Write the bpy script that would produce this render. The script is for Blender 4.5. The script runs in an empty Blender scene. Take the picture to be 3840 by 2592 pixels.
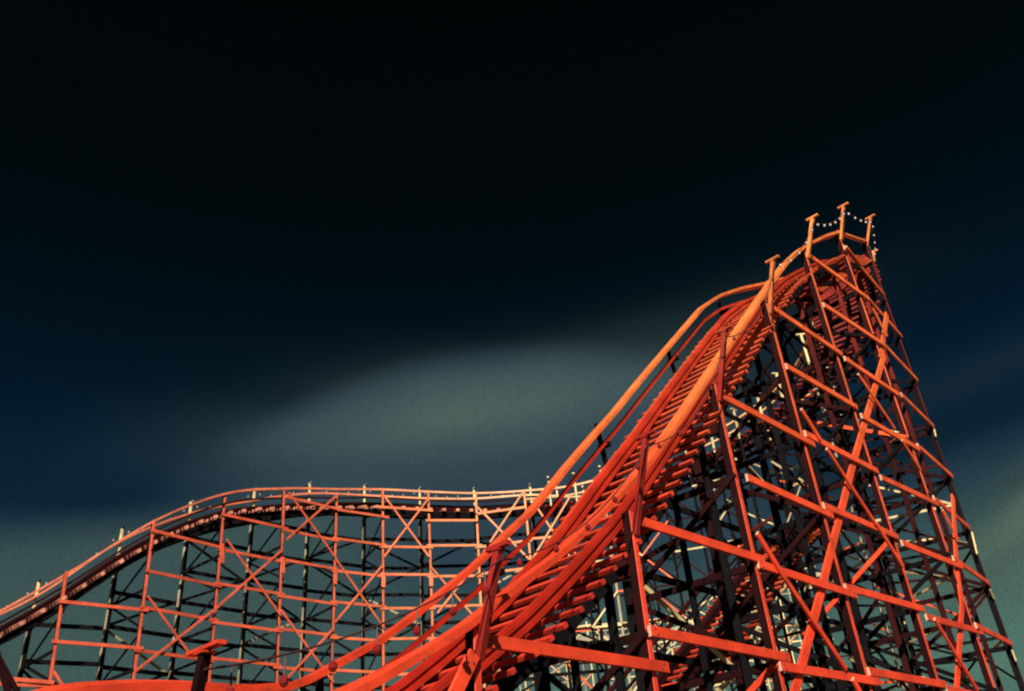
import bpy, math, random
from mathutils import Vector, Matrix, noise
random.seed(7)
R = math.radians
S = 0.55            # metres per survey unit; survey heights are measured from eye height
EYE = 1.6

# ------------------------------------------------------------------ camera
sc = bpy.context.scene
PITCH, ROLL, FPX = R(30.93034), R(-5.134178), 3273.8793
CF = Vector((0, math.cos(PITCH), math.sin(PITCH)))
u0 = Vector((0, -math.sin(PITCH), math.cos(PITCH)))
CR = math.cos(ROLL) * Vector((1, 0, 0)) + math.sin(ROLL) * u0
CU = -math.sin(ROLL) * Vector((1, 0, 0)) + math.cos(ROLL) * u0
cam = bpy.data.objects.new('camera', bpy.data.cameras.new('camera'))
sc.collection.objects.link(cam)
M = Matrix((CR, CU, -CF)).transposed().to_4x4()
M.translation = Vector((0, 0, EYE))
cam.matrix_world = M
cam.data.sensor_width = 36
cam.data.lens = 36 * FPX / 3840
cam.data.clip_end = 5000
cam.data.clip_start = 0.05
sc.camera = cam

# ------------------------------------------------------------------ exposure
sc.view_settings.view_transform = 'Standard'
sc.view_settings.look = 'None'
EXPO = 0.55
sc.view_settings.exposure = EXPO
sc.view_settings.gamma = 1
sc.cycles.filter_width = 2.1
sc.cycles.max_bounces = 6

# ------------------------------------------------------------------ sky
SUN_AZ, SUN_EL = 186.0, 36.0        # degrees clockwise from +Y, above horizon


def lin(r, g, b, k=1.0):
    def f(c):
        c /= 255
        return (c / 12.92 if c <= 0.04045 else ((c + 0.055) / 1.055) ** 2.4) * k
    return (f(r), f(g), f(b), 1)


W = bpy.data.worlds.new('World'); sc.world = W; W.use_nodes = True
nt = W.node_tree; nt.nodes.clear()


def N(t, **kw):
    n = nt.nodes.new(t)
    for k, v in kw.items():
        setattr(n, k, v)
    return n


def mth(op, a, b=None, c=None, clamp=False):
    n = N('ShaderNodeMath', operation=op, use_clamp=clamp)
    for i, v in enumerate((a, b, c)):
        if v is None:
            continue
        if isinstance(v, (int, float)):
            n.inputs[i].default_value = v
        else:
            nt.links.new(v, n.inputs[i])
    return n.outputs[0]


tc = N('ShaderNodeTexCoord')
sep = N('ShaderNodeSeparateXYZ'); nt.links.new(tc.outputs['Generated'], sep.inputs[0])
X, Y, Z = sep.outputs
az0 = mth('MULTIPLY', mth('ARCTAN2', X, Y), 180 / math.pi)
el0 = mth('MULTIPLY', mth('ARCSINE', Z), 180 / math.pi)
comb = N('ShaderNodeCombineXYZ')
nt.links.new(mth('MULTIPLY', az0, 0.035), comb.inputs[0]); nt.links.new(mth('MULTIPLY', el0, 0.10), comb.inputs[1])
nz = N('ShaderNodeTexNoise'); nz.inputs['Scale'].default_value = 1.0; nz.inputs['Detail'].default_value = 2.0
nz.inputs['Roughness'].default_value = 0.45
nt.links.new(comb.outputs[0], nz.inputs['Vector'])
nz2 = N('ShaderNodeTexNoise'); nz2.inputs['Scale'].default_value = 2.6; nz2.inputs['Detail'].default_value = 3.0
nt.links.new(comb.outputs[0], nz2.inputs['Vector'])
wob = mth('MULTIPLY', mth('SUBTRACT', nz.outputs[0], 0.5), 5.0)
el = mth('ADD', el0, wob)
az = az0
KX = 2 ** -EXPO
ramp = N('ShaderNodeValToRGB')
cr = ramp.color_ramp
stops = [(-90, (20, 24, 22)), (0, (52, 78, 70)), (8, (84, 118, 104)), (13, (64, 92, 90)), (17, (40, 63, 73)), (20.5, (9, 34, 52)), (24, (3, 28, 46)),
         (28, (2, 20, 33)), (33, (1, 13, 21)), (39, (1, 8, 11)), (46, (1, 6, 7)), (53, (0, 6, 5))]
while len(cr.elements) < len(stops):
    cr.elements.new(0.5)
for e, (d, c) in zip(cr.elements, stops):
    e.position = (d + 90) / 180; e.color = lin(*c, KX)
nt.links.new(mth('DIVIDE', mth('ADD', mth('ADD', el0, mth('MULTIPLY', wob, 0.25)), 90), 180), ramp.inputs[0])
col = ramp.outputs[0]
def sstep(x, lo, hi):
    n = N('ShaderNodeMapRange', interpolation_type='SMOOTHSTEP')
    n.inputs['From Min'].default_value = lo; n.inputs['From Max'].default_value = hi
    nt.links.new(x, n.inputs['Value']); return n.outputs[0]


def layer(colr, mask, c):
    mx = N('ShaderNodeMix', data_type='RGBA', blend_type='MIX')
    nt.links.new(mask, mx.inputs['Factor']); nt.links.new(colr, mx.inputs['A']); mx.inputs['B'].default_value = lin(*c, KX)
    return mx.outputs['Result']


ew = mth('ADD', el0, mth('MULTIPLY', wob, 0.35))
fib = mth('ADD', mth('MULTIPLY', nz2.outputs[0], 0.55), 0.62)
# long lens-shaped cloud with a clear curved upper edge
top1 = mth('SUBTRACT', 31.4, mth('MULTIPLY', mth('MULTIPLY', az, az), 0.0132))
m1 = mth('MULTIPLY', sstep(mth('SUBTRACT', top1, ew), -0.3, 2.6), mth('MULTIPLY', sstep(az, -27, -13), mth('SUBTRACT', 1.0, sstep(az, 12, 22))))
m1 = mth('MULTIPLY', m1, sstep(ew, 13, 19))
col = layer(col, mth('MULTIPLY', m1, 0.93), (46, 66, 78))
# bank rising out of the left horizon
top2 = mth('ADD', 26.2, mth('MULTIPLY', az, 0.2))
m2 = mth('MULTIPLY', sstep(mth('SUBTRACT', top2, ew), -0.3, 3.6), mth('SUBTRACT', 1.0, sstep(az, -16, -4)))
col = layer(col, mth('MULTIPLY', mth('MULTIPLY', m2, fib), 0.95), (62, 84, 82))
# wind-drawn streaks: centre azimuth / elevation, half length, half height, tilt, softness, colour
CLOUDS = [(-2.0, 26.8, 14.5, 2.5, 6, 0.9, (77, 97, 92)),
          (5, 22.6, 12, 1.0, 2, 0.9, (52, 70, 78)),
          (31.2, 14.2, 7.0, 1.5, 25, 0.9, (96, 116, 94)),
          (27.5, 12.0, 5.0, 0.9, 25, 0.9, (70, 92, 86)),
          (33, 17.2, 6.0, 0.8, 22, 0.9, (48, 68, 70)),
          (31, 23.6, 9, 1.2, 10, 0.9, (20, 38, 50)),
          (25, 19.8, 7, 1.0, 12, 0.9, (14, 32, 44))]
for (a0, e0, la, lb, tilt, sh, c) in CLOUDS:
    da = mth('SUBTRACT', az, a0); de = mth('SUBTRACT', el, e0)
    ct, st = math.cos(R(tilt)), math.sin(R(tilt))
    uu = mth('DIVIDE', mth('ADD', mth('MULTIPLY', da, ct), mth('MULTIPLY', de, st)), la)
    vv = mth('DIVIDE', mth('SUBTRACT', mth('MULTIPLY', de, ct), mth('MULTIPLY', da, st)), lb)
    q = mth('ADD', mth('MULTIPLY', uu, uu), mth('MULTIPLY', vv, vv))
    g = mth('EXPONENT', mth('MULTIPLY', mth('POWER', q, sh), -1.0))
    g = mth('MULTIPLY', g, fib, clamp=True)
    mx = N('ShaderNodeMix', data_type='RGBA', blend_type='MIX')
    nt.links.new(g, mx.inputs['Factor']); nt.links.new(col, mx.inputs['A']); mx.inputs['B'].default_value = lin(*c, KX)
    col = mx.outputs['Result']
sky = N('ShaderNodeTexSky', sky_type='NISHITA', sun_disc=False)
sky.sun_elevation = R(SUN_EL); sky.sun_rotation = R(SUN_AZ)
addn = N('ShaderNodeMix', data_type='RGBA', blend_type='ADD')
addn.inputs['Factor'].default_value = 0.0002
nt.links.new(col, addn.inputs['A']); nt.links.new(sky.outputs[0], addn.inputs['B'])
# fine mottling over the whole sky, like film grain
gr = N('ShaderNodeTexNoise'); gr.inputs['Scale'].default_value = 520; gr.inputs['Detail'].default_value = 1.0
nt.links.new(tc.outputs['Generated'], gr.inputs['Vector'])
gv = N('ShaderNodeMapRange'); gv.inputs['From Min'].default_value = 0.25; gv.inputs['From Max'].default_value = 0.75
gv.inputs['To Min'].default_value = 0.84; gv.inputs['To Max'].default_value = 1.16
nt.links.new(gr.outputs[0], gv.inputs['Value'])
sc_ = N('ShaderNodeVectorMath', operation='SCALE')
nt.links.new(addn.outputs['Result'], sc_.inputs[0]); nt.links.new(gv.outputs[0], sc_.inputs['Scale'])
bg = N('ShaderNodeBackground'); bg.inputs[1].default_value = 1.0
nt.links.new(sc_.outputs[0], bg.inputs[0])
out = N('ShaderNodeOutputWorld'); nt.links.new(bg.outputs[0], out.inputs[0])

# ------------------------------------------------------------------ sun
sun = bpy.data.lights.new('sun', 'SUN'); sun.energy = 5.0; sun.angle = R(0.5); sun.color = (1.0, 0.92, 0.80)
so = bpy.data.objects.new('sun', sun); sc.collection.objects.link(so)
sv = Vector((math.sin(R(SUN_AZ)) * math.cos(R(SUN_EL)), math.cos(R(SUN_AZ)) * math.cos(R(SUN_EL)), math.sin(R(SUN_EL))))
so.rotation_euler = sv.to_track_quat('Z', 'Y').to_euler()

# ------------------------------------------------------------------ materials
def paint(name, low, high=None, axis='Z', a=3.0, b=12.0, rough=0.5, spec=0.25, spot=0.55, dirt=(0.14, 0.03, 0.015)):
    """Weathered paint, with stronger light put into the colour from `low` to `high` along a world axis, with blotches, grain streaks and dirt."""
    m = bpy.data.materials.new(name); m.use_nodes = True
    t = m.node_tree; bs = t.nodes['Principled BSDF']
    g = t.nodes.new('ShaderNodeNewGeometry')
    n1 = t.nodes.new('ShaderNodeTexNoise'); n1.inputs['Scale'].default_value = 2.2; n1.inputs['Detail'].default_value = 6
    n2 = t.nodes.new('ShaderNodeTexNoise'); n2.inputs['Scale'].default_value = 14; n2.inputs['Detail'].default_value = 5
    t.links.new(g.outputs['Position'], n1.inputs['Vector']); t.links.new(g.outputs['Position'], n2.inputs['Vector'])
    s = t.nodes.new('ShaderNodeSeparateXYZ'); t.links.new(g.outputs['Position'], s.inputs[0])
    mr = t.nodes.new('ShaderNodeMapRange'); mr.interpolation_type = 'SMOOTHSTEP'  # axis ramp puts the stronger light into the paint colour
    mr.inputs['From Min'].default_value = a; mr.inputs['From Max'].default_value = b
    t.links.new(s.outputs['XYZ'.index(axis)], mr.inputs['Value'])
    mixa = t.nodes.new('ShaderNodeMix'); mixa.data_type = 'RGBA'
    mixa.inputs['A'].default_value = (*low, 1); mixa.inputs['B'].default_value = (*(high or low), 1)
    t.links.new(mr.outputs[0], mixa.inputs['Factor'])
    # blotchy fading
    hs = t.nodes.new('ShaderNodeHueSaturation')
    mv = t.nodes.new('ShaderNodeMapRange'); mv.inputs['From Min'].default_value = 0.3; mv.inputs['From Max'].default_value = 0.7
    mv.inputs['To Min'].default_value = 0.68; mv.inputs['To Max'].default_value = 1.15
    oi = t.nodes.new('ShaderNodeObjectInfo'); mo = t.nodes.new('ShaderNodeMapRange')      # every board a slightly different batch of paint
    mo.inputs['To Min'].default_value = 0.82; mo.inputs['To Max'].default_value = 1.08
    t.links.new(oi.outputs['Random'], mo.inputs['Value'])
    mm = t.nodes.new('ShaderNodeMath'); mm.operation = 'MULTIPLY'
    t.links.new(n1.outputs[0], mv.inputs['Value']); t.links.new(mv.outputs[0], mm.inputs[0]); t.links.new(mo.outputs[0], mm.inputs[1])
    t.links.new(mm.outputs[0], hs.inputs['Value'])
    t.links.new(mixa.outputs['Result'], hs.inputs['Color'])
    md = t.nodes.new('ShaderNodeMapRange'); md.inputs['From Min'].default_value = 0.56; md.inputs['From Max'].default_value = 0.75
    md.inputs['To Max'].default_value = spot
    t.links.new(n2.outputs[0], md.inputs['Value'])
    mixd = t.nodes.new('ShaderNodeMix'); mixd.data_type = 'RGBA'; mixd.inputs['B'].default_value = (*dirt, 1)
    t.links.new(md.outputs[0], mixd.inputs['Factor']); t.links.new(hs.outputs[0], mixd.inputs['A'])
    t.links.new(mixd.outputs['Result'], bs.inputs['Base Color'])
    bs.inputs['Roughness'].default_value = rough
    bs.inputs['Specular IOR Level'].default_value = spec
    bp = t.nodes.new('ShaderNodeBump'); bp.inputs['Strength'].default_value = 0.25; bp.inputs['Distance'].default_value = 0.01
    t.links.new(n2.outputs[0], bp.inputs['Height']); t.links.new(bp.outputs[0], bs.inputs['Normal'])
    return m


RED = paint('red_paint', (0.80, 0.060, 0.021), (0.86, 0.15, 0.040), 'Z', 3.5, 12.5)  # turns orange higher up: brighter light painted into the red
RAILC = paint('handrail_paint', (0.78, 0.060, 0.020), (0.88, 0.22, 0.055), 'Z', 4.0, 9.5)  # upper handrail carries the sunlit orange in its colour
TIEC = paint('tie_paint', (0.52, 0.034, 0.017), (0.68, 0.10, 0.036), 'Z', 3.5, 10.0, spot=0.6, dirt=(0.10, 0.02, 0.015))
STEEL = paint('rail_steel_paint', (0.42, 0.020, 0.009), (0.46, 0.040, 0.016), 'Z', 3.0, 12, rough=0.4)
POSTC = paint('rail_post_paint', (0.30, 0.018, 0.014), (0.90, 0.29, 0.08), 'Z', 7.5, 12.5)  # dark below, bright orange above: shade and sunlight put into the colour
TURN = paint('sun_graded_red_paint', (0.74, 0.112, 0.052), (0.86, 0.345, 0.12), 'X', -9.5, 3.5)  # yellower towards the right, where stronger sun is painted in
TURNR = paint('sun_graded_rail_paint', (0.78, 0.20, 0.10), (0.90, 0.52, 0.23), 'X', -9.5, 3.5)  # handrails get the same painted-in sunlight towards the right end
DARK = paint('shade_dark_timber', (0.007, 0.006, 0.007), (0.009, 0.006, 0.007), rough=0.85, spec=0.06, spot=0.1, dirt=(0.03, 0.01, 0.01))  # near-black colour stands in for shade inside the lattice
MAROON = paint('dark_maroon_timber', (0.020, 0.0035, 0.004), (0.034, 0.006, 0.006), rough=0.8, spec=0.08, spot=0.4, dirt=(0.01, 0.004, 0.004))  # shade on post sides and inner timbers, put into the colour
OXBLOOD = paint('oxblood_timber', (0.035, 0.004, 0.004), (0.24, 0.022, 0.013), 'Z', 8, 14, rough=0.7, spec=0.12, spot=0.5, dirt=(0.02, 0.006, 0.006))  # shade-dark low down, sunlit red higher up, both in the colour
PINK = paint('pale_pink_tie_paint', (0.80, 0.30, 0.20), (0.85, 0.42, 0.22), 'X', -9, 2, spot=0.5)  # pale pink, more orange towards the right
CREAM = paint('sunlit_cream_paint', (0.62, 0.48, 0.22), (0.72, 0.57, 0.27), spot=0.4, dirt=(0.20, 0.14, 0.08))  # full sun on the far timbers, painted as cream
STONE = paint('sunlit_dull_cream_paint', (0.32, 0.27, 0.17), (0.34, 0.29, 0.18), spot=0.4, dirt=(0.12, 0.08, 0.05))  # duller tone of the same painted sunlight


def plain(name, c, rough=0.4, trans=0.0):
    m = bpy.data.materials.new(name); m.use_nodes = True
    t = m.node_tree; b = t.nodes['Principled BSDF']; b.inputs['Roughness'].default_value = rough
    n = t.nodes.new('ShaderNodeTexNoise'); n.inputs['Scale'].default_value = 30
    rp = t.nodes.new('ShaderNodeValToRGB')
    rp.color_ramp.elements[0].color = (*[v * 0.8 for v in c], 1); rp.color_ramp.elements[1].color = (*c, 1)
    t.links.new(n.outputs[0], rp.inputs[0]); t.links.new(rp.outputs[0], b.inputs['Base Color'])
    return m


BULBW = plain('white_bulb_glass', (0.55, 0.53, 0.50), 0.25)
ENDG = plain('cut_end_grain', (0.62, 0.40, 0.26), 0.8)
BULBG = plain('grey_bulb_glass', (0.28, 0.29, 0.28), 0.3)
BULBR = plain('dark_red_bulb_glass', (0.20, 0.010, 0.010), 0.3)
WIRE = plain('black_cable', (0.05, 0.012, 0.012), 0.6)

# ------------------------------------------------------------------ object helpers
def link(name, me, parent=None, mats=()):
    for m in mats:
        me.materials.append(m)
    o = bpy.data.objects.new(name, me); sc.collection.objects.link(o)
    if parent:
        o.parent = parent
    return o


def thing(name, label, cat, loc, group=None):
    o = bpy.data.objects.new(name, None); sc.collection.objects.link(o)
    o.location = loc; o['label'] = label; o['category'] = cat
    o.empty_display_size = 0.3
    if group:
        o['group'] = group
    return o


def wpt(p):            # survey units -> metres
    return Vector((p[0] * S, p[1] * S, p[2] * S + EYE))


class MB:
    def __init__(s):
        s.v = []; s.f = []; s.mi = []

    def beam(s, a, b, w, t, n, mats=None, end=0):
        """Squared timber from a to b (metres). w: height across the face, t: depth along n. mats(normal)->index."""
        a = Vector(a); b = Vector(b); ax = (b - a)
        if ax.length < 1e-4:
            return
        ax.normalize(); n = Vector(n); n = n - ax * n.dot(ax)
        if n.length < 1e-4:
            n = ax.orthogonal()
        n.normalize(); c = ax.cross(n)
        k = len(s.v)
        ch = min(w, t) * 0.10     # eased edges
        prof = [(-w/2, -t/2+ch), (-w/2+ch, -t/2), (w/2-ch, -t/2), (w/2, -t/2+ch), (w/2, t/2-ch), (w/2-ch, t/2), (-w/2+ch, t/2), (-w/2, t/2-ch)]
        for p in (a, b):
            for (cw, tn) in prof:
                s.v.append(p + c * cw + n * tn)
        for i in range(8):
            j = (i + 1) % 8
            s.f.append((k + i, k + j, k + 8 + j, k + 8 + i))
            mid = (Vector(s.v[k+i]) + Vector(s.v[k+j])) / 2 - a
            s.mi.append(mats(mid) if mats else 0)
        s.f.append(tuple(range(k + 7, k - 1, -1))); s.mi.append(end)
        s.f.append(tuple(range(k + 8, k + 16))); s.mi.append(end)

    def sweep(s, pts, prof, ups, closed=False):
        """Sweep a profile [(side, up)] along pts; ups are per-point (side, up) vector pairs."""
        k = len(s.v); m = len(prof)
        for p, (sd, up) in zip(pts, ups):
            for (x, y) in prof:
                s.v.append(Vector(p) + sd * x + up * y)
        for i in range(len(pts) - 1):
            for j in range(m):
                jj = (j + 1) % m
                s.f.append((k + i*m + j, k + i*m + jj, k + (i+1)*m + jj, k + (i+1)*m + j)); s.mi.append(0)
        s.f.append(tuple(range(k + m - 1, k - 1, -1))); s.mi.append(0)
        e = k + (len(pts) - 1) * m
        s.f.append(tuple(range(e, e + m))); s.mi.append(0)

    def ball(s, c, r, st=1.0):
        k = len(s.v); c = Vector(c); n, m = 8, 5
        for i in range(1, m):
            th = math.pi * i / m
            for j in range(n):
                ph = 2 * math.pi * j / n
                s.v.append(c + Vector((r*math.sin(th)*math.cos(ph), r*math.sin(th)*math.sin(ph), r*st*math.cos(th))))
        s.v.append(c + Vector((0, 0, r*st))); s.v.append(c - Vector((0, 0, r*st)))
        T, B = len(s.v) - 2, len(s.v) - 1
        for j in range(n):
            jj = (j + 1) % n
            s.f.append((T, k + j, k + jj)); s.mi.append(0)
            for i in range(m - 2):
                s.f.append((k+i*n+j, k+(i+1)*n+j, k+(i+1)*n+jj, k+i*n+jj)); s.mi.append(0)
            s.f.append((k+(m-2)*n+j, B, k+(m-2)*n+jj)); s.mi.append(0)

    def build(s, name, mats, parent=None):
        me = bpy.data.meshes.new(name)
        o0 = parent.location.copy() if parent is not None else Vector()
        pp = parent.parent if parent is not None else None
        if parent is not None and parent.type != 'EMPTY':
            o0 = ROOT[parent.name]
        me.from_pydata([Vector(v) - o0 for v in s.v], [], s.f)
        me.polygons.foreach_set('material_index', s.mi)
        me.validate(); me.update()
        mats = mats if isinstance(mats, (list, tuple)) else [mats]
        o = link(name, me, parent, mats)
        if parent is not None:
            ROOT[o.name] = o0
        return o


ROOT = {}

# ------------------------------------------------------------------ survey helpers
def ray(px):
    return CF + ((px[0] - 1920) * CR - (px[1] - 1296) * CU) / FPX


def z_at(px, xy):      # height of a pixel sight-line above plan point xy
    d = ray(px)
    return d.z / math.hypot(d.x, d.y) * math.hypot(xy[0], xy[1])


def on_plane(px, a, b, off=0.0):     # sight line meets the vertical plane through plan points a, b
    d = ray(px); e = Vector((b[0] - a[0], b[1] - a[1])).normalized(); n = Vector((e.y, -e.x))
    t = (n.dot(Vector(a)) + off) / (n.x * d.x + n.y * d.y)
    return Vector((d.x * t, d.y * t, d.z * t))


def interp(x, tab):
    if x <= tab[0][0]:
        return tab[0][1] + (x - tab[0][0]) * (tab[1][1] - tab[0][1]) / (tab[1][0] - tab[0][0])
    for (a, b), (c, d) in zip(tab, tab[1:]):
        if x <= c:
            return b + (d - b) * (x - a) / (c - a)
    (a, b), (c, d) = tab[-2:]
    return d + (x - c) * (d - b) / (c - a)


DD = Vector((0.67244, 0.740151)); NN = Vector((0.740151, -0.67244)); OFF = -10.4125


def face(t, off=0.0):
    return DD * t + NN * (OFF + off)


# column plan points of the near face
NEAR = {'m1': face(5.15), 'z': Vector((-0.989, 14.31)), 'A': Vector((2.207, 17.864)), 'B': Vector((5.556, 21.59)), 'C': Vector((8.841, 25.308)),
        'D': Vector((12.174, 28.933)), 'E': Vector((15.404, 32.359)), 'F': Vector((18.634, 36.714))}
GROUND_Z = -EYE / S      # survey height of the ground

# handrail heights along the straight drop (t along the face)
ZR = [(3.0, 1.2), (4.5, 1.5), (6.0, 1.72), (7.0, 2.0), (7.94, 2.41), (8.56, 2.73), (9.7, 3.33), (10.7, 3.98), (11.38, 4.42), (12.39, 5.07), (13.19, 5.68), (14.32, 6.56),
      (15.52, 7.53), (16.48, 8.42), (17.7, 9.58), (19.19, 11.05), (20.0, 11.85), (22.01, 13.8), (23.95, 15.7), (25.62, 17.3), (27.24, 18.82),
      (29.27, 20.5), (30.52, 21.4), (32.5, 22.75), (34.31, 23.87)]
ZL = [(3.0, 1.9), (4.83, 2.79), (5.45, 2.91), (6.26, 3.0), (7.27, 3.04), (8.05, 3.02), (9.16, 3.12), (10.98, 4.06), (11.86, 4.64), (12.84, 5.36), (13.91, 6.15), (14.97, 7.07), (15.8, 7.73),
      (16.54, 8.45), (17.48, 9.4), (18.79, 10.66), (20.23, 12.0), (21.95, 13.7), (23.92, 15.6), (24.86, 16.5), (27.31, 18.85), (28.99, 20.12),
      (31.15, 21.4), (33.62, 22.7), (34.31, 23.2)]

# ---- the turn: inner (camera side) and outer column lines
K = 1.03
FT = {1: (-22.1, 40.48), 2: (-19.35, 43.0), 3: (-17.0, 46.43), 4: (-14.4, 49.4), 5: (-11.94, 51.98), 6: (-9.34, 53.96), 7: (-6.46, 54.93), 8: (-3.37, 55.74), 9: (-0.05, 55.36)}
FT = {k: Vector(v) * K for k, v in FT.items()}
BT = {1: Vector((-26.0, 44.8)), 2: Vector((-23.0, 46.9)), 3: Vector((-20.6, 50.3)), 4: Vector((-17.8, 53.6)), 5: Vector((-14.9, 56.5)), 6: Vector((-11.6, 59.2)),
      7: Vector((-7.75, 60.4)), 8: Vector((-3.8, 61.3)), 9: Vector((0.4, 61.2))}
RAILF = {1: 13.88, 2: 17.11, 3: 19.69, 4: 20.94, 5: 21.68, 6: 22.22, 7: 22.15, 8: 22.06, 9: 21.79}
RAILF = {k: v * K for k, v in RAILF.items()}
bpx = {1: (105, 2235), 2: (445, 2030), 3: (715, 1928), 4: (947, 1877), 5: (1153, 1851), 6: (1367, 1858), 7: (1575, 1869), 8: (1784, 1870), 9: (1995, 1856)}
RAILB = {k: z_at(p, BT[k]) for k, p in bpx.items()}

# path control stations: (left/inner xy, left rail z, right/outer xy, right rail z)
ST = []
tt = 3.0
while tt < 34.0:
    ST.append((face(tt, -4), interp(tt, ZL), face(tt), interp(tt, ZR)))
    tt += 0.4
NSTR = len(ST)
Ef = face(34.31); El = face(34.31, -4)
CURVE = [(El, 23.2, Ef, 23.87),
         (Vector((15.4, 39.1)), 25.7, NEAR['F'], 26.35),
         (Vector((17.2, 43.0)), 26.6, Vector((20.9, 41.5)), 27.6),
         (Vector((18.0, 47.2)), 26.5, Vector((22.1, 47.0)), 27.5),
         (Vector((17.2, 51.2)), 26.0, Vector((21.2, 52.6)), 26.8),
         (Vector((14.7, 54.2)), 25.1, Vector((17.6, 57.2)), 25.7),
         (Vector((11.3, 56.0)), 24.3, Vector((12.9, 59.9)), 24.5),
         (Vector((7.3, 56.8)), 23.3, Vector((8.4, 60.9)), 23.7),
         (Vector((3.5, 57.1)), 22.6, Vector((4.3, 61.3)), 23.2)]
for k in range(9, 0, -1):
    CURVE.append((FT[k], RAILF[k], BT[k], RAILB[k]))
CURVE.append((Vector((-25.7, 39.2)), 11.2, Vector((-29.2, 42.3)), RAILB[1] - 2.7))
CURVE.append((Vector((-28.6, 36.6)), 8.6, Vector((-32.0, 39.6)), RAILB[1] - 5.2))


def cat(p0, p1, p2, p3, t):
    return 0.5 * ((2*p1) + (p2 - p0) * t + (2*p0 - 5*p1 + 4*p2 - p3) * t*t + (3*p1 - p0 - 3*p2 + p3) * t**3)


def vec6(c):
    return (c[0].x, c[0].y, c[1], c[2].x, c[2].y, c[3])


CP = [vec6(ST[-4])] + [vec6(c) for c in CURVE]
CP.append(tuple(2*a - b for a, b in zip(CP[-1], CP[-2])))
FR = [(Vector((c[0].x, c[0].y, c[1])), Vector((c[2].x, c[2].y, c[3]))) for c in ST]
SEGSTART = []
for i in range(1, len(CP) - 2):
    SEGSTART.append(len(FR))
    for j in range(10):
        q = [cat(CP[i-1][m], CP[i][m], CP[i+1][m], CP[i+2][m], j / 10) for m in range(6)]
        FR.append((Vector(q[:3]), Vector(q[3:])))
# segment index: 0:E-F 1:F-G ... 8:->F10?-F9 9..16 turn
I_LINK = SEGSTART[1]      # back curve starts at F
I_TURN = SEGSTART[9]      # turn starts at F9
NFR = len(FR)
DZ = 1.2


def frame_pts(i0, i1, off, dz, side=0.0):
    """Points (metres) at lateral fraction: off measured from the right/outer edge towards the left (survey units)."""
    P = []; U = []
    for i in range(i0, i1):
        l, r = FR[i]; w = (l - r).length
        f = off / w
        p = r + (l - r) * f + Vector((0, 0, dz))
        P.append(wpt(p)); U.append(i)
    ups = []
    for n_, i in enumerate(U):
        l, r = FR[i]
        a = P[max(0, n_-1)]; b = P[min(len(P)-1, n_+1)]
        tg = (b - a).normalized(); sd = (r - l).normalized(); sd = (sd - tg * sd.dot(tg)).normalized()
        up = sd.cross(tg)
        if up.z < 0:
            up = -up
        ups.append((sd, up))
    return P, ups


def box_prof(w, h, dy=0.0):
    return [(-w/2, -h/2+dy), (w/2, -h/2+dy), (w/2, h/2+dy), (-w/2, h/2+dy)]


def track(parent, i0, i1, rail_m, tie_m, hand_m, dark_m, step=1.07, midm=None, tw=0.15, hw=0.165, plank=None, hend=None, offs=(1.0, 2.95)):
    # running rails: stacked laminations with a steel strap on top
    for off in (1.0, 2.95):
        P, ups = frame_pts(i0, i1, off, -DZ)
        mb = MB()
        mb.sweep(P, box_prof(0.115, 0.05, 0.045), ups)
        mb.sweep(P, box_prof(0.085, 0.045, 0.0945), ups)
        mb.sweep(P, box_prof(0.125, 0.045, 0.141), ups)
        mb.sweep(P, box_prof(0.075, 0.02, 0.175), ups)
        mb.build('rail', rail_m, parent)
    # stringers below the ties
    for off in (0.55, 2.0, 3.45):
        P, ups = frame_pts(i0, i1, off, -DZ)
        mb = MB(); mb.sweep(P, box_prof(0.07, 0.16, -0.165), ups); mb.build('stringer', dark_m, parent)
    # handrails
    for off in (0.10, 3.92):
        P, ups = frame_pts(i0, hend if (hend and off < 1) else i1, off, 0)
        ups = [(sd, Vector((0, 0, 1)) if True else up) for sd, up in ups]
        mb = MB(); mb.sweep(P, box_prof(hw, 0.075), ups); mb.build('handrail', hand_m, parent)
    P, ups = frame_pts(i0, i1, 3.98, -0.62)
    mb = MB(); mb.sweep(P, box_prof(0.045, 0.06), ups); mb.build('mid_rail', midm or rail_m, parent)
    if plank:
        P, ups = frame_pts(i0, i1, 3.36, -DZ)
        mb = MB(); mb.sweep(P, box_prof(0.34, 0.035, 0.035), ups); mb.build('walkway', plank, parent)
    # ties
    acc = 0; last = None; k = 0
    ties = []
    for i in range(i0, i1):
        l, r = FR[i]; c = (l + r) / 2
        if last is not None:
            seg = (c - last[2]).length
            while acc + seg >= step:
                f = (step - acc) / seg
                ll = last[0] + (l - last[0]) * f; rr = last[1] + (r - last[1]) * f
                ties.append((ll, rr, (c - last[2]).normalized()))
                last = (ll, rr, last[2] + (c - last[2]) * f); seg = (c - last[2]).length; acc = 0
            acc += seg
        last = (l, r, c)
    for (l, r, tg) in ties:
        jr, jl = random.uniform(-0.06, 0.10), random.uniform(-0.08, 0.10)
        d = (r - l).normalized()
        a = wpt(r + d * jr + Vector((0, 0, -DZ))); b = wpt(l - d * jl + Vector((0, 0, -DZ)))
        sl = (r - l).normalized().cross(tg)
        if sl.z < 0:
            sl = -sl
        a = a - sl * 0.03; b = b - sl * 0.03
        a += tg * random.uniform(-.012, .012)
        mb = MB(); mb.beam(a, b, tw * random.uniform(.88, 1.1), tw * 0.75, sl); yield mb, tie_m


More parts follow.
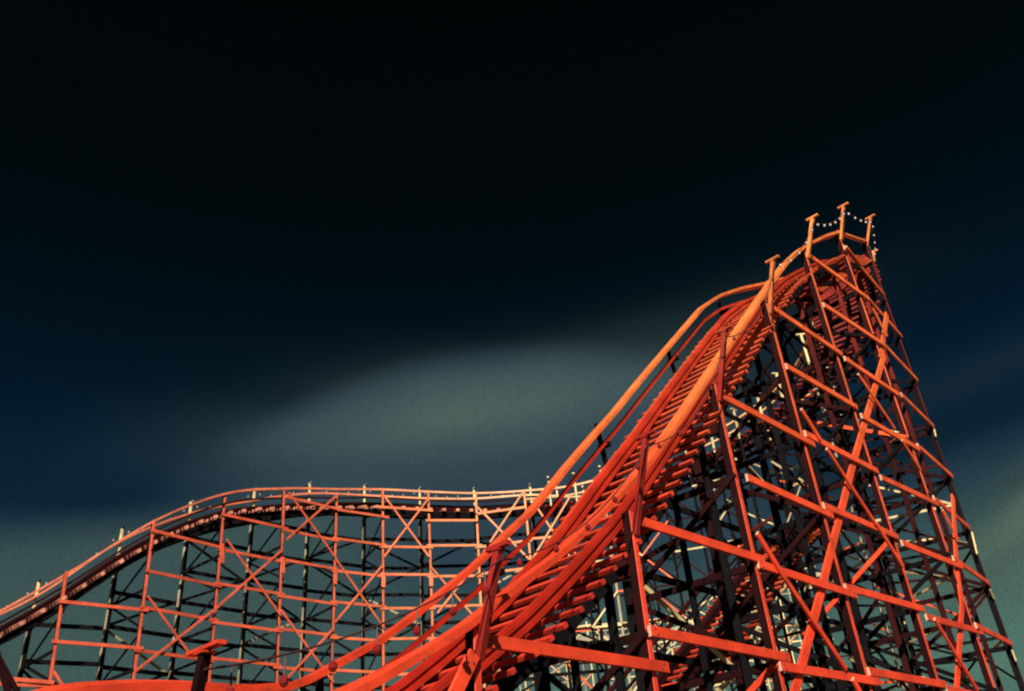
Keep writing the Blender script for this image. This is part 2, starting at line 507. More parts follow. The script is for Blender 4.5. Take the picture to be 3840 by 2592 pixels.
# ------------------------------------------------------------------ ground
g = MB()
q = 3000
g.v = [Vector((-q, -q, 0)), Vector((q, -q, 0)), Vector((q, q, 0)), Vector((-q, q, 0))]; g.f = [(0, 1, 2, 3)]; g.mi = [0]
GM = bpy.data.materials.new('asphalt_ground'); GM.use_nodes = True
t_ = GM.node_tree; nn_ = t_.nodes.new('ShaderNodeTexNoise'); nn_.inputs['Scale'].default_value = 0.6; nn_.inputs['Detail'].default_value = 8
geo = t_.nodes.new('ShaderNodeNewGeometry'); t_.links.new(geo.outputs['Position'], nn_.inputs['Vector'])
rp = t_.nodes.new('ShaderNodeValToRGB'); rp.color_ramp.elements[0].color = (0.03, 0.03, 0.03, 1); rp.color_ramp.elements[1].color = (0.07, 0.065, 0.06, 1)
t_.links.new(nn_.outputs[0], rp.inputs[0]); t_.links.new(rp.outputs[0], t_.nodes['Principled BSDF'].inputs['Base Color'])
t_.nodes['Principled BSDF'].inputs['Roughness'].default_value = 0.9
go = g.build('ground', GM); go['kind'] = 'structure'

# ------------------------------------------------------------------ the near hill
HILL = thing('coaster_hill', 'tallest red lattice hill of the roller coaster, steep laddered track diving down its left side', 'roller coaster', (2.5, 12, 0))
N3 = Vector((NN.x, NN.y, 0)); D3 = Vector((DD.x, DD.y, 0)); UPV = Vector((0, 0, 1))
for mb, m in track(HILL, 0, I_LINK + 1, STEEL, TIEC, RAILC, DARK, midm=STEEL, step=0.55, tw=0.070, hw=0.20, plank=TIEC, hend=SEGSTART[0] + 1):
    mb.build('tie', m, HILL)


def two_tone(n):
    n = Vector(n).normalized()
    return lambda mid: 0 if mid.dot(n) > 0.7 * (abs(mid.dot(n)) + 1e-9) and mid.dot(n) > 0.055 else 1


order = ['m1', 'z', 'A', 'B', 'C', 'D', 'E', 'F']
TOPPX = {'A': ((2375, 1960), (2465, 2592)), 'B': ((2691, 1470), (2944, 2592)), 'C': ((2880, 1149), (3270, 2592)), 'D': ((3021, 945), (3532, 2592)),
         'E': ((3148, 880), (3735, 2592)), 'z': ((1793, 2403), (1798, 2592)), 'F': ((3240, 909), (3851, 2592))}
NB = {'m1': 'z', 'z': 'A', 'A': 'B', 'B': 'C', 'C': 'D', 'D': 'E', 'E': 'F', 'F': 'F'}
colbase = {}
for k in order:
    if k == 'm1':
        top = Vector((*NEAR[k], 1.3)); bot = Vector((*NEAR[k], GROUND_Z))
    else:
        a, b = (NEAR['E'], NEAR['F']) if k == 'F' else (NEAR[k], NEAR[NB[k]])
        if k == 'F':
            # stand F on its surveyed plan point
            top = Vector((*NEAR[k], z_at(TOPPX[k][0], NEAR[k]))); b2 = Vector((*NEAR[k], z_at(TOPPX[k][1], NEAR[k])))
        else:
            dd_ = DD
            top = on_plane(TOPPX[k][0], face(0), face(10)); b2 = on_plane(TOPPX[k][1], face(0), face(10))
        s_ = (top - b2) / (top.z - b2.z)
        bot = b2 + s_ * (GROUND_Z - b2.z)
    colbase[k] = (bot, top)
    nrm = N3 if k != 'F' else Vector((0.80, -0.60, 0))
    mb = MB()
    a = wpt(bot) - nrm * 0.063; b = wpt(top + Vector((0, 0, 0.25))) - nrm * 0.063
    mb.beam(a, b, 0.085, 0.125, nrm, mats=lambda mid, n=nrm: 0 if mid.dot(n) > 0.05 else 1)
    mb.build('post', [OXBLOOD, DARK] if k == 'F' else [RED, MAROON], HILL)  # dark side faces are shade put into the colour
for (p_, q_) in ((Ef, NEAR['F']),):
    mb = MB(); mb.beam(wpt((*p_, 23.85)), wpt((*q_, 26.3)), 0.12, 0.06, UPV); mb.build('handrail', RAILC, HILL)


def board(parent, pa, pb, w, t, nrm, mat, name, lift=0.0):
    mb = MB(); a = wpt(pa) + nrm * (t/2 + lift); b = wpt(pb) + nrm * (t/2 + lift)
    mb.beam(a, b, w, t, nrm, end=1)
    if w > 0.11:                       # coach bolts where the board laps a post
        e = (b - a).normalized(); c = e.cross(Vector(nrm)).normalized()
        for p, sg in ((a, 1), (b, -1)):
            for cc in (-0.028, 0.028):
                k0 = len(mb.mi); mb.ball(p + e * sg * (0.10 + cc * .6) + c * cc + Vector(nrm).normalized() * t / 2, 0.011)
                for i_ in range(k0, len(mb.mi)):
                    mb.mi[i_] = 2
    return mb.build(name, [mat, ENDG, WIRE], parent)


LEDG = [('zA', (1793, 2403), (2497, 2506)), ('AB', (2428, 2368), (2952, 2469)), ('BC', (2916, 2500), (3292, 2560)), ('CD', (3251, 2519), (3541, 2570)),
        ('AB', (2379, 1953), (2856, 2103)), ('BC', (2834, 2117), (3203, 2235)), ('CD', (3164, 2204), (3458, 2286)), ('DE', (3467, 2315), (3678, 2372)), ('EF', (3652, 2347), (3786, 2414)),
        ('BC', (2795, 1793), (3117, 1936)), ('CD', (3082, 1898), (3359, 2015)), ('DE', (3375, 2038), (3601, 2127)), ('EF', (3569, 2095), (3703, 2188)),
        ('BC', (2695, 1485), (3047, 1670)), ('CD', (3012, 1628), (3285, 1770)), ('DE', (3298, 1792), (3512, 1891)), ('EF', (3496, 1869), (3630, 1980)),
        ('CD', (2942, 1376), (3206, 1529)), ('DE', (3225, 1561), (3442, 1686)), ('EF', (3436, 1673), (3566, 1788)),
        ('CD', (2880, 1149), (3150, 1330)), ('DE', (3163, 1346), (3375, 1488)), ('EF', (3375, 1482), (3496, 1600)),
        ('DE', (3083, 1145), (3309, 1295)), ('EF', (3309, 1292), (3436, 1427)), ('DE', (3025, 957), (3249, 1120)), ('EF', (3249, 1120), (3376, 1263)), ('EF', (3163, 929), (3312, 1107)),
        ('DE', (3541, 2585), (3735, 2625)), ('EF', (3735, 2618), (3852, 2665))]


def bay_normal(b):
    return Vector((0.803, -0.596, 0)) if b == 'EF' else N3


def bay_pt(px, b, off=0.0):
    if b == 'EF':
        return on_plane(px, NEAR['E'], NEAR['F'], off)
    return on_plane(px, face(0), face(10), off)


for i, (b, pa, pb) in enumerate(LEDG):
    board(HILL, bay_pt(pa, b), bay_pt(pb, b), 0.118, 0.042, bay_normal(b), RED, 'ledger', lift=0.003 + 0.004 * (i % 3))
# lower rows out of the frame
for z in (1.45, -0.9):
    for a, b in zip(order, order[1:]):
        board(HILL, Vector((*NEAR[a], z)), Vector((*NEAR[b], z)), 0.118, 0.042, bay_normal(a + b), RED, 'ledger', lift=0.003)

BRACES = [('CD', (3328, 1177), (3305, 1345), .15), ('CD', (3318, 1330), (3196, 1760), .15), ('CD', (3201, 1745), (3086, 2200), .15), ('BC', (3092, 2180), (2972, 2640), .15),
          ('DE', (3576, 1859), (3590, 2120), .13), ('DE', (3588, 2100), (3611, 2280), .13), ('DE', (3611, 2270), (3588, 2640), .13),
          ('CD', (2990, 1540), (3060, 1652), .09), ('CD', (3086, 1688), (3270, 1970), .09), ('CD', (3270, 1965), (3372, 2130), .09), ('DE', (3490, 2325), (3652, 2592), .09),
          ('BC', (2822, 2005), (2931, 2182), .09), ('BC', (2929, 2178), (3155, 2513), .09), ('BC', (3180, 2550), (3230, 2640), .09),
          ('DE', (3206, 1408), (3343, 1612), .075), ('DE', (3370, 1655), (3440, 1768), .075), ('DE', (3522, 1917), (3580, 2025), .07),
          ('DE', (3262, 1160), (3316, 1265), .06), ('EF', (3163, 929), (3220, 1000), .06), ('zA', (1768, 2455), (1660, 2680), .13),
          ('zA', (1800, 2440), (2080, 2700), .10)]
for i, (b, pa, pb, w) in enumerate(BRACES):
    n = bay_normal(b)
    if i == 20:
        continue
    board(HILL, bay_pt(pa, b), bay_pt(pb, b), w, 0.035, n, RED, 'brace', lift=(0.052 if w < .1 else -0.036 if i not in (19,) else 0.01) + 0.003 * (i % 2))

for pa, pb in (((3641, 1998), (3660, 2080)), ((3708, 2212), (3724, 2246)), ((3790, 2438), (3806, 2480)), ((3500, 1612), (3506, 1640))):  # pale strips painted as sun glints along the right edge
    board(HILL, bay_pt(pa, 'EF'), bay_pt(pb, 'EF'), 0.045, 0.03, bay_normal('EF'), CREAM, 'glint_strip', lift=0.01)
# inner posts, cross beams, inner bracing
random.seed(11)
hill_st = [('m1', 5.15), ('z', 9.93), ('A', 14.71), ('B', 19.72), ('C', 24.68), ('D', 29.6), ('E', 34.31), ('F', None)]
LEFTF = Vector((15.4, 39.1))
inner = []


def pick(r=0.10, c=0.10):
    x = random.random()
    return RED if x < r else CREAM if x < r + c else DARK if x < 0.55 else MAROON  # random sunlit and shaded tones put into the members' colour


for k, t in hill_st:
    l = face(t, -4) if t is not None else LEFTF
    zl = (interp(t, ZL) if t is not None else 25.7); zr = (interp(t, ZR) if t is not None else 26.35)
    r_ = NEAR[k]
    nrm = -N3
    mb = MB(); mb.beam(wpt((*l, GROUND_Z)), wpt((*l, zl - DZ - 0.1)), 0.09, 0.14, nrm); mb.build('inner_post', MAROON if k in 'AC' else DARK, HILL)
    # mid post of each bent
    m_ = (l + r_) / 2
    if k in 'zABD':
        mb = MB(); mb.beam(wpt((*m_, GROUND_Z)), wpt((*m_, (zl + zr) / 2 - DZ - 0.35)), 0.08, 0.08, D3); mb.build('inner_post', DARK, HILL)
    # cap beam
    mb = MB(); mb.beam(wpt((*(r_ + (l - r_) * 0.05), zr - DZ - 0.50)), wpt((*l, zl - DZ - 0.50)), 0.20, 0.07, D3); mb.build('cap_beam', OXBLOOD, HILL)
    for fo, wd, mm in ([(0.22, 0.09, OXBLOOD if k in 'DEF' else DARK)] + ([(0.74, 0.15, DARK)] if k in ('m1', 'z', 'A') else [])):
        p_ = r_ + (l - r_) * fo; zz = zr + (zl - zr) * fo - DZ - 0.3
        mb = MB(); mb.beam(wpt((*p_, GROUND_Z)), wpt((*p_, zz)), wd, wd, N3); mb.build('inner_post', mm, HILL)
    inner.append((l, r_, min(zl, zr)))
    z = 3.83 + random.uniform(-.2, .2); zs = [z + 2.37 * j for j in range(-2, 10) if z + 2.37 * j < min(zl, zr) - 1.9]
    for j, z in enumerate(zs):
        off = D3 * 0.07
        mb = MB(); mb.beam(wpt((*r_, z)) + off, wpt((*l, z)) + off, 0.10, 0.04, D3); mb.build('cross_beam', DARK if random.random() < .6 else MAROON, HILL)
        if j and j % 1 == 0:
            z0 = zs[j-1]
            aa, bb = ((r_, l) if j % 2 else (l, r_))
            mb = MB(); mb.beam(wpt((*aa, z0)) - D3*0.06, wpt((*bb, z)) - D3*0.06, 0.085, 0.035, D3); mb.build('cross_brace', pick(.08, .06), HILL)
# inner face ledgers and braces
for (a, b) in zip(inner, inner[1:]):
    la, lb = a[0], b[0]
    zt = min(a[2], b[2]) - 1.6
    z = 2.2; j = 0
    while z < zt:
        zz = z + 0.12 * (j % 2)
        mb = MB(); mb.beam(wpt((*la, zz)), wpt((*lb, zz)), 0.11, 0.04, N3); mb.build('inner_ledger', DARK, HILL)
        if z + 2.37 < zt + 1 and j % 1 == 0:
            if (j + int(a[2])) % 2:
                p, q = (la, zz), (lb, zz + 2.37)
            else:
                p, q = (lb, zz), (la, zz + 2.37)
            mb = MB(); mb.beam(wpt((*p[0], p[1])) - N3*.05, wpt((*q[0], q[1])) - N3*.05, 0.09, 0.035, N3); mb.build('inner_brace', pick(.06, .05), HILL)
        z += 2.37; j += 1


# ------------------------------------------------------------------ second, lower track behind the hill
LOW = thing('coaster_lower_track', 'dark lower track with red laddered ties climbing inside the tall hill lattice', 'roller coaster', wpt((14, 32, GROUND_Z)))
SEC = []
for px in [(2470, 2700), (2560, 2560), (2680, 2400), (2790, 2265), (2900, 2110), (3020, 1945), (3140, 1850)]:
    SEC.append(on_plane(px, face(0), face(10), -9.0))
CPS = [2 * SEC[0] - SEC[1]] + SEC + [2 * SEC[-1] - SEC[-2]]
LOW0 = len(FR)
for i in range(1, len(CPS) - 2):
    for j in range(6):
        r_ = Vector([cat(CPS[i-1][m], CPS[i][m], CPS[i+1][m], CPS[i+2][m], j / 6) for m in range(3)])
        FR.append((r_ - 4 * Vector((NN.x, NN.y, 0)), r_))
for mb, m in track(LOW, LOW0, len(FR), MAROON, TIEC, OXBLOOD, DARK, midm=DARK, step=0.62, tw=0.08, hw=0.14, plank=OXBLOOD):
    mb.build('tie', m, LOW)
for i in range(LOW0, len(FR), 9):
    l, r_ = FR[i]
    for p_ in (l, r_):
        mb = MB(); mb.beam(wpt((p_.x, p_.y, GROUND_Z)), wpt((p_.x, p_.y, p_.z - DZ - .3)), 0.08, 0.09, N3); mb.build('post', DARK, LOW)
    mb = MB(); mb.beam(wpt(l - Vector((0, 0, DZ + .5))), wpt(r_ - Vector((0, 0, DZ + .5))), 0.26, 0.08, D3); mb.build('cap_beam', DARK, LOW)
    z = 1.5
    while z < r_.z - 2.2:
        mb = MB(); mb.beam(wpt((l.x, l.y, z)), wpt((r_.x, r_.y, z + 1.9)), 0.09, 0.04, D3); mb.build('cross_brace', MAROON, LOW)
        z += 4.2

# handrail posts with T heads (they flare outwards)
def rail_post(parent, base, topp, nrm, along, mat, w=0.10, head=0.28, head_m=None):
    mb = MB(); a, b = wpt(base), wpt(topp)
    mb.beam(a, b, w, w * 0.85, nrm); o = mb.build('rail_post', mat, parent)
    mb = MB(); h = Vector(nrm).normalized() * (head / 2)
    mb.beam(b - h + UPV * 0.03, b + h + UPV * 0.03, 0.065, 0.042 if head_m is None else 0.026, UPV)
    mb.beam(b - h * 0.3 - UPV * 0.0, b + h * 0.3 - UPV * 0.0, 0.10, 0.025 if head_m is None else 0.012, UPV)
    mb.build('cross_arm', head_m or mat, o)
    return b


HEADS = {'m1': ((770, 2450), None), 'z': ((1869, 2062), (1793, 2403)), 'A': ((2421, 1641), (2375, 1955)), 'B': ((2717, 1243), (2690, 1470)), 'C': ((2898, 978), (2880, 1149)),
         'D': ((3047, 820), (3021, 945)), 'E': ((3163, 775), (3148, 880)), 'F': ((3257, 820), (3240, 909))}
heads = {}
for k, (hp, bp_) in HEADS.items():
    if k == 'm1':
        base = Vector((*NEAR['m1'], 1.0)); topv = on_plane(hp, face(0), face(10), 0.62)
    elif k == 'F':
        base = Vector((*NEAR['F'], z_at(bp_, NEAR['F']))); topv = Vector((*NEAR['F'], 0)) + Vector((0.5, -0.37, 0)); topv.z = z_at(hp, topv)
    else:
        base = on_plane(bp_, face(0), face(10)); topv = on_plane(hp, face(0), face(10), 0.62)
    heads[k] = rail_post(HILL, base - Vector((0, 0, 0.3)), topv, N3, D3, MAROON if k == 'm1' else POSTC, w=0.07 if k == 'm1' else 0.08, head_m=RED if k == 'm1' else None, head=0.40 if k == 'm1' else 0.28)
for pa, pb, w_ in (((-60, 2290), (56, 2680), 0.06), ((-40, 2400), (110, 2680), 0.045)):
    mb = MB(); a_ = on_plane(pa, face(0), face(10), -8.5); b_ = on_plane(pb, face(0), face(10), -8.5)
    mb.beam(wpt(a_), wpt(b_ + (b_ - a_) * 0.6), w_, 0.05, N3); mb.build('outrigger', MAROON, HILL)
# left side (inner) handrail posts
for k, t in hill_st:
    if t is None:
        continue
    l = face(t, -4.05); zl = interp(t, ZL)
    mb = MB(); mb.beam(wpt((*l, zl - DZ - 0.9)), wpt((*face(t, -4.3), zl + 0.05)), 0.075, 0.06, N3); o = mb.build('stanchion', DARK, HILL)
    mb = MB(); mb.beam(wpt((*face(t, -4.3), zl - 0.75)), wpt((*face(t, -3.9), zl - 0.75)), 0.10, 0.07, UPV); mb.build('stanchion_bracket', DARK, o)

# ------------------------------------------------------------------ back curve (between hill and turn)
BACK = thing('coaster_curve', 'distant back curve of the coaster glimpsed through the tall hill, posts coloured sunlit cream', 'roller coaster', wpt((18, 52, GROUND_Z)))
for mb, m in track(BACK, I_LINK, I_TURN + 1, MAROON, OXBLOOD, TURNR, DARK, step=0.62, tw=0.09, midm=TURNR):
    mb.build('tie', m, BACK)
random.seed(5)
bents = []
for si in range(2, 9):
    for ff in ((0,) if si < 4 else (0, 5)):
        l, r = FR[SEGSTART[si] + ff]
        bents.append((l.copy(), r.copy()))
for (l, r) in bents:
    dv = Vector((r.x - l.x, r.y - l.y, 0)).normalized(); tv = Vector((-dv.y, dv.x, 0))
    for s_, p in ((0, l), (1, r)):
        mb = MB(); mb.beam(wpt((p.x, p.y, GROUND_Z)), wpt((p.x, p.y, p.z - DZ - .1)), 0.07, 0.09, tv)
        mb.build('post', STONE if (s_ == 0 and random.random() < .3) else DARK, BACK)
        mb = MB(); mb.beam(wpt((p.x, p.y, p.z - DZ - .3)), wpt((p.x, p.y, p.z + 0.65)), 0.08, 0.07, tv); o = mb.build('rail_post', CREAM, BACK)
        mb = MB(); q_ = wpt((p.x, p.y, p.z + 0.7)); mb.beam(q_ - dv*.17, q_ + dv*.17, 0.08, 0.05, UPV); mb.build('cross_arm', CREAM, o)
    zs = [z for z in [1.0 + 2.1*j for j in range(0, 13)] if z < min(l.z, r.z) - 2]
    for j, z in enumerate(zs):
        if random.random() < .6:
            mb = MB(); mb.beam(wpt((l.x, l.y, z)), wpt((r.x, r.y, z)), 0.07, 0.035, tv); mb.build('cross_beam', pick(.05, .2), BACK)
        if j and random.random() < .5:
            aa, bb = ((l, r) if random.random() < .5 else (r, l))
            mb = MB(); mb.beam(wpt((aa.x, aa.y, zs[j-1])) + tv*.05, wpt((bb.x, bb.y, z)) + tv*.05, 0.06, 0.03, tv); mb.build('cross_brace', pick(.05, .35), BACK)
for a, b in zip(bents, bents[1:]):
    for s_ in (0, 1):
        p, q_ = a[s_], b[s_]
        e = Vector((q_.x - p.x, q_.y - p.y, 0)).normalized(); n_ = Vector((e.y, -e.x, 0))
        if n_.y > 0:
            n_ = -n_
        zs = [z for z in [0.2 + 2.1*j + (0.8 if s_ else 0) for j in range(0, 13)] if z < min(p.z, q_.z) - 1.8]
        for j, z in enumerate(zs):
            if random.random() < (.4 if q_.x > 13 else .66):
                mb = MB(); mb.beam(wpt((p.x, p.y, z)) + n_*.07, wpt((q_.x, q_.y, z)) + n_*.07, 0.07, 0.035, n_)
                mb.build('ledger', pick(.05, .34 if s_ == 0 else .12), BACK)
            if j and random.random() < (.3 if q_.x > 13 else .6):
                u_, v_ = ((p, q_) if random.random() < .5 else (q_, p))
                mb = MB(); mb.beam(wpt((u_.x, u_.y, zs[j-1])) + n_*.11, wpt((v_.x, v_.y, z)) + n_*.11, 0.06, 0.03, n_)
                mb.build('brace', pick(.06, .5 if s_ == 0 else .2), BACK)

# ------------------------------------------------------------------ the low turn on the left
TURNT = thing('coaster_turn', 'long curved coaster section at left with two handrails over a thin orange lattice', 'roller coaster', wpt((-13, 53, GROUND_Z)))
for mb, m in track(TURNT, I_TURN, NFR, MAROON, PINK, TURNR, DARK, step=1.05, tw=0.13, hw=0.11, midm=MAROON):
    mb.build('tie', m, TURNT)
FT[0] = CURVE[-2][0]; BT[0] = CURVE[-2][2]; RAILF[0] = 11.2; RAILB[0] = CURVE[-2][3]
FT[10] = CURVE[8][0]; BT[10] = CURVE[8][2]; RAILF[10] = 22.6; RAILB[10] = 23.2


def seg_n(a, b):
    e = (b - a).normalized(); n_ = Vector((e.y, -e.x, 0))
    return n_ if n_.dot(Vector((-a.x, -a.y, 0))) > 0 else -n_


TRACE = {1: ((250, 2143), (188, 2557)), 2: ((580, 1950), (503, 2538)), 3: ((846, 1851), (784, 2576)), 4: ((1067, 1840), (1038, 2592)), 5: ((1264, 1855), (1244, 2592)),
         6: ((1436, 1836), (1438, 2404)), 7: ((1606, 1845), (1620, 2283)), 8: ((1784, 1849), (1799, 2172)), 9: ((1965, 1840), (1993, 2137))}
for k in range(0, 11):
    nb = FT[min(10, k+1)] - FT[max(0, k-1)]
    nv = seg_n(Vector((*FT[max(0, k-1)], 0)).xy, FT[min(10, k+1)])
    if k in TRACE:
        pt = TRACE[k][0]; pb = TRACE[k][1]
        a_, b_ = FT[k], FT[k] + nb
        T_, B_ = on_plane(pt, a_, b_), on_plane(pb, a_, b_)
        s_ = (T_ - B_) / (T_.z - B_.z); base = B_ + s_ * (GROUND_Z - B_.z)
    else:
        T_ = Vector((*FT[k], RAILF[k])); base = Vector((*FT[k], GROUND_Z))
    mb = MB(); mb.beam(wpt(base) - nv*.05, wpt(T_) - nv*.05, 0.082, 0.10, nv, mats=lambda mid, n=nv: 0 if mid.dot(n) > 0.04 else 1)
    mb.build('post', [TURN, MAROON], TURNT)  # all but the front face darkened as painted shade
    # outer post: sunlight painted cream on its downhill side, shade painted dark towards the camera
    tvec = Vector((nb.x, nb.y, 0)).normalized()
    bk = BT[k]
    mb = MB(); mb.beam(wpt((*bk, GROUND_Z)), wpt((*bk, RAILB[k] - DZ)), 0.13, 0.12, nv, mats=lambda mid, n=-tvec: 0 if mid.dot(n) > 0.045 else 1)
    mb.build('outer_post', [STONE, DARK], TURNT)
    lean = Vector((0.10, 0, 0))
    mb = MB(); mb.beam(wpt((*bk, RAILB[k] - DZ - .1)), wpt((*bk, RAILB[k] + 0.75)) , 0.075, 0.075, nv); o = mb.build('rail_post', CREAM, TURNT)
    hd = wpt((*bk, RAILB[k] + 0.78)); mb = MB(); mb.beam(hd - nv*.13, hd + nv*.13, 0.06, 0.035, UPV); mb.build('cross_arm', STONE if k > 2 else DARK, o)
    # bent bracing
    f_ = FT[k]; zt = min(RAILF[k], RAILB[k]) - DZ - 0.5
    z = zt; j = 0
    while z > 2:
        if j % 2 == 0:
            aa, bb, z2 = (f_, bk, z - 2.0)
        else:
            aa, bb, z2 = (bk, f_, z - 2.0)
        mb = MB(); mb.beam(wpt((*aa, z)) + tvec*.05, wpt((*bb, z2)) + tvec*.05, 0.07, 0.035, tvec); mb.build('cross_brace', DARK, TURNT)
        if j % 2 == 1:
            mb = MB(); mb.beam(wpt((*f_, z)) - tvec*.05, wpt((*bk, z)) - tvec*.05, 0.09, 0.035, tvec); mb.build('cross_beam', DARK, TURNT)
        z -= 2.0; j += 1
    mb = MB(); mb.beam(wpt((*f_, RAILF[k] - DZ - .42)), wpt((*bk, RAILB[k] - DZ - .42)), 0.16, 0.07, tvec); mb.build('cap_beam', DARK, TURNT)

ROWS = [18.86, 16.9, 14.84, 12.84, 10.84, 8.85, 6.85, 4.85, 2.85, 0.85]
for k in range(0, 10):
    a, b = FT[k], FT[k+1]; nv = seg_n(a, b); e = Vector(((b-a).x, (b-a).y, 0)).normalized()
    zl = min(RAILF[k], RAILF[k+1]) - DZ
    for j, z in enumerate(ROWS):
        if z < zl + 0.55:
            zz = z + (0.09 if (k + j) % 2 else -0.03)
            mb = MB(); mb.beam(wpt((*a, zz)) + nv*.02 - e*.12, wpt((*b, zz)) + nv*.02 + e*.12, 0.092, 0.035, nv); mb.build('ledger', TURN, TURNT)
    # outer face
    c, d = BT[k], BT[k+1]; nb_ = seg_n(c, d)
    zl = min(RAILB[k], RAILB[k+1]) - DZ
    zb = z_at((1138, 2208), BT[5])
    z = zb + 3 * 1.97; j = 0
    while z > 0:
        if z < zl:
            zz = z + (0.06 if (k + j) % 2 else -0.06)
            mb = MB(); mb.beam(wpt((*c, zz)) - nb_*.09, wpt((*d, zz)) - nb_*.09, 0.125, 0.04, nb_); mb.build('outer_ledger', DARK, TURNT)
            if z + 1.97 < zl and z > 3:
                u_, v_ = ((c, d) if (k + j) % 2 else (d, c))
                if (k * 3 + j) % 5 != 4:
                    mb = MB(); mb.beam(wpt((*u_, zz)) - nb_*.13, wpt((*v_, zz + 1.97)) - nb_*.13, 0.085, 0.035, nb_)
                    mb.build('outer_brace', DARK if (k + 2*j) % 7 else STONE, TURNT)
        z -= 1.97; j += 1


def turn_pt(px, k):
    a, b = FT[k], FT[k+1]
    e = (b - a).normalized(); n_ = Vector((e.y, -e.x))
    return on_plane(px, a, b)


TB = [(4, (1067, 1865), (1268, 1912), 'ledger'), (5, (1264, 1914), (1456, 1943), 'ledger'), (6, (1418, 1903), (1622, 1917), 'ledger'), (7, (1596, 1954), (1790, 1954), 'ledger'),
      (8, (1790, 1929), (1971, 1904), 'ledger'),
      (4, (1079, 1849), (1257, 2097), 'brace'), (5, (1255, 2096), (1438, 2358), 'brace'), (4, (1257, 1862), (1070, 2026), 'brace'), (3, (1054, 2065), (818, 2272), 'brace'),
      (2, (818, 2274), (503, 2519), 'brace'), (2, (550, 2238), (700, 2445), 'brace'), (3, (845, 2024), (1047, 2308), 'brace'), (4, (1050, 2290), (1246, 2560), 'brace'),
      (6, (1440, 1862), (1608, 2090), 'brace'), (7, (1615, 2128), (1780, 2318), 'brace'), (6, (1604, 1874), (1438, 2092), 'brace'), (5, (1430, 2124), (1253, 2336), 'brace'),
      (4, (1246, 2360), (1044, 2576), 'brace'), (8, (1792, 1904), (1986, 2100), 'brace'), (8, (1961, 1850), (1802, 2092), 'brace'), (7, (1797, 2100), (1640, 2300), 'brace'),
      (1, (197, 2518), (245, 2592), 'brace'), (0, (0, 2545), (200, 2562), 'ledger'), (9, (1990, 2110), (2140, 1860), 'brace'), (9, (1990, 1870), (2150, 2110), 'brace')]
for i, (k, pa, pb, nm) in enumerate(TB):
    nv = seg_n(FT[k], FT[k+1])
    board(TURNT, turn_pt(pa, k), turn_pt(pb, k), 0.092 if nm == 'ledger' else 0.07, 0.03, nv, TURN, nm, lift=0.045 + 0.004 * (i % 2))
for k, ys in {3: (2040, 2112), 4: (2092, 2150), 5: (2130, 2192), 6: (2150, 2204), 7: (2150, 2200)}.items():
    x = {3: 829, 4: 1057, 5: 1254, 6: 1437, 7: 1616}[k]
    nv = seg_n(FT[k], FT[k+1])
    board(TURNT, turn_pt((x, ys[0]), k), turn_pt((x, ys[1]), k), 0.135, 0.03, nv, TURN, 'splice_plate', lift=0.05)


# ------------------------------------------------------------------ far low run seen under and through the hill
RUN = thing('coaster_far_run', 'small pale low run of the coaster far away, seen beneath the laddered track', 'roller coaster', wpt((10, 79, GROUND_Z)))
PA, PB = Vector((-6, 82)), Vector((40, 74))
RP = [on_plane(q_, PA, PB) for q_ in [(1960, 2430), (2030, 2392), (2110, 2362), (2200, 2346), (2300, 2340), (2400, 2334), (2500, 2318), (2600, 2285), (2700, 2225), (2800, 2180), (2900, 2150), (3000, 2120), (3120, 2090)]]
rn = Vector((0.17, -0.985, 0)); random.seed(3)
for off, dz, w_, t_, m_, nm in ((0, 0.0, 0.09, 0.10, CREAM, 'handrail'), (0, -1.15, 0.20, 0.10, STONE, 'track_edge'), (3.4, 0.25, 0.08, 0.08, STONE, 'handrail'), (3.4, -0.9, 0.16, 0.1, DARK, 'track_edge')):
    mb = MB(); P = [wpt(p + Vector((0, 0, dz))) - rn * off * S for p in RP]
    mb.sweep(P, box_prof(t_, w_), [(rn, UPV)] * len(P)); mb.build(nm, m_, RUN)
for i, (p, q_) in enumerate(zip(RP, RP[1:])):
    for off, mm in ((0, CREAM), (3.4, STONE)):
        o_ = -rn * off * S
        mb = MB(); mb.beam(wpt((p.x, p.y, GROUND_Z)) + o_, wpt(p + Vector((0, 0, .35))) + o_, 0.07, 0.07, rn); mb.build('post', mm, RUN)
        for z in (-1.9, -3.9, -5.9, -7.9):
            if random.random() < .7:
                h_ = min(p.z, q_.z) + z
                mb = MB(); mb.beam(wpt((p.x, p.y, h_)) + o_, wpt((q_.x, q_.y, h_)) + o_, 0.07, 0.04, rn); mb.build('ledger', random.choice([CREAM, STONE, TURN, MAROON]), RUN)
            if random.random() < .6:
                h_ = min(p.z, q_.z) + z; u_, v_ = ((p, q_) if (i + int(z)) % 2 else (q_, p))
                mb = MB(); mb.beam(wpt((u_.x, u_.y, h_)) + o_ + rn*.05, wpt((v_.x, v_.y, h_ + 2)) + o_ + rn*.05, 0.06, 0.03, rn); mb.build('brace', random.choice([CREAM, STONE, TURN]), RUN)

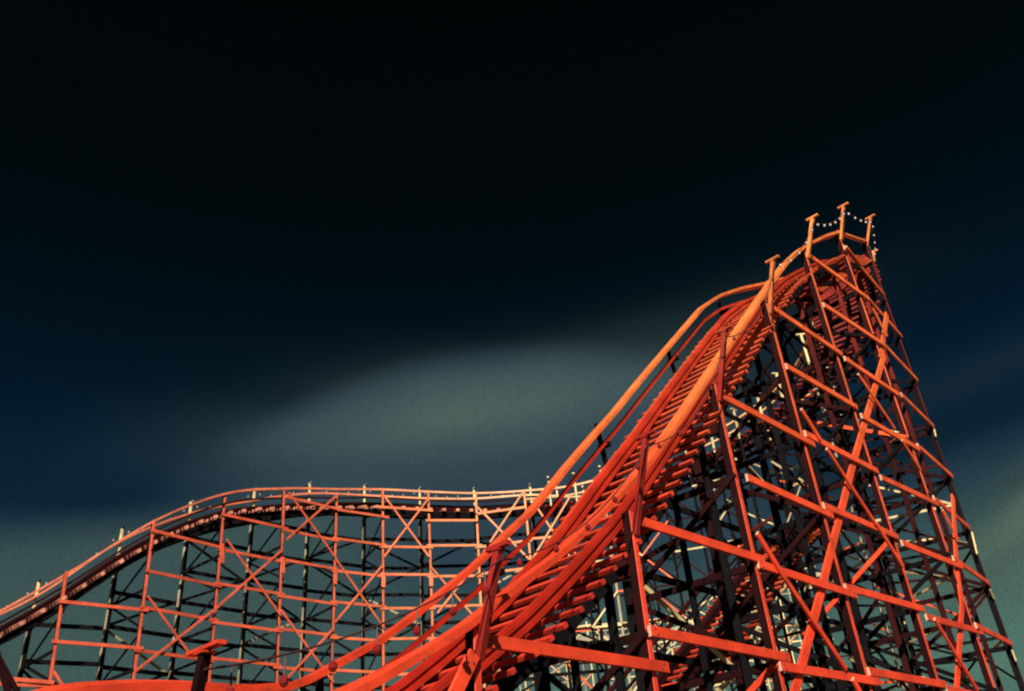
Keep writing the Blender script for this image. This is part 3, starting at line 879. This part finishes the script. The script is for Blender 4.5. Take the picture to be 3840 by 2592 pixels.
# ------------------------------------------------------------------ festoon lights
def festoon(label, a, b, n, sag, mat, rad, hang=0.03, group='strings of bulbs hung between the coaster posts'):
    a, b = Vector(a), Vector(b)
    t = thing('string_lights', label, 'string lights', (a + b) / 2, group)
    pts = []
    for i in range(17):
        f = i / 16; p = a + (b - a) * f; p.z -= sag * 4 * f * (1 - f); pts.append(p)
    tg = (b - a).normalized(); sd = tg.cross(UPV).normalized()
    mb = MB(); r = 0.009
    mb.sweep(pts, [(r*math.cos(q), r*math.sin(q)) for q in [i*math.pi/3 for i in range(6)]], [(sd, UPV)] * len(pts))
    mb.build('cable', WIRE, t)
    for i in range(n):
        f = (i + 0.5) / n; p = a + (b - a) * f; p.z -= sag * 4 * f * (1 - f)
        mb = MB(); mb.ball(p - Vector((0, 0, hang + rad)), rad, 1.2)
        o = mb.build('bulb', mat, t)
        mb = MB(); mb.sweep([p, p - Vector((0, 0, hang + 0.01))], [(0.008*math.cos(q), 0.008*math.sin(q)) for q in [k*math.pi/2 for k in range(4)]], [(sd, tg)] * 2)
        mb.build('socket', WIRE, o)
    return t


H = heads
dn = Vector((0, 0, -0.10))
festoon('long cable with dark red bulbs strung between the two lowest T-topped posts', H['m1'] + dn, H['z'] + dn, 7, 0.15, BULBR, 0.034, 0.14)
festoon('cable with dark bulbs from the second lowest T-topped post up to the third', H['z'] + dn, H['A'] + dn, 5, 0.30, BULBR, 0.030, 0.03)
festoon('short cable with small dark bulbs lying against the steep near handrail, midway up', H['A'] + dn, H['B'] + dn, 5, 0.42, BULBR, 0.028, 0.02)
festoon('cable with tiny bulbs above the steep handrail just under the top', H['B'] + dn, H['C'] + dn, 5, 0.40, BULBR, 0.028, 0.02)
festoon('cable of tiny pale bulbs beside the bright handrail, last span before the summit posts', H['C'] + dn, H['D'] + dn, 5, 0.25, BULBW, 0.028, 0.02)
festoon('string of white bulbs between the two highest posts, left of the very topmost post', H['D'] + dn, H['E'] + dn, 6, 0.20, BULBW, 0.030, 0.03)
festoon('string of white bulbs just right of the topmost post of the hill', H['E'] + dn, H['F'] + dn, 5, 0.13, BULBW, 0.030, 0.03)
# summit post G stands on the back curve, right behind the hill's edge
Gp = Vector((20.9, 41.5, 0)); Gb = Vector((20.9, 41.5, z_at((3281, 1003), Gp))); Gt = Gp + Vector((0.35, -0.1, 0)); Gt.z = z_at((3294, 940), Gt)
gh = rail_post(BACK, Gb - Vector((0, 0, 0.2)), Gt, Vector((0.9, -0.4, 0)), D3, POSTC, w=0.12)
festoon('string of white bulbs dropping down the right side of the summit', H['F'] + dn, gh + dn, 5, 0.10, BULBW, 0.028, 0.03)
tl = {k: wpt((*BT[k], RAILB[k] + 0.62)) for k in BT}
NAMES = {0: 'white bulbs over the lowest left end of the curved section', 1: 'white bulbs beside the climbing handrail at far left',
         2: 'row of white bulbs where the left handrail starts to level out', 3: 'row of white bulbs just left of the flat top of the curve',
         4: 'white bulbs between handrails above the first big cross-brace of the curved section', 5: 'white bulbs between handrails over the second bay of crossed braces',
         6: 'row of white bulbs over the middle crossed braces of the curved section', 7: 'few white bulbs above the flat middle of the curved section',
         8: 'white bulbs over the yellowest end of the curved section'}
for k in range(0, 9):
    festoon(NAMES[k], tl[k], tl[k+1], 5, 0.22, BULBG, 0.036, 0.03)
print('objects', len(bpy.data.objects))
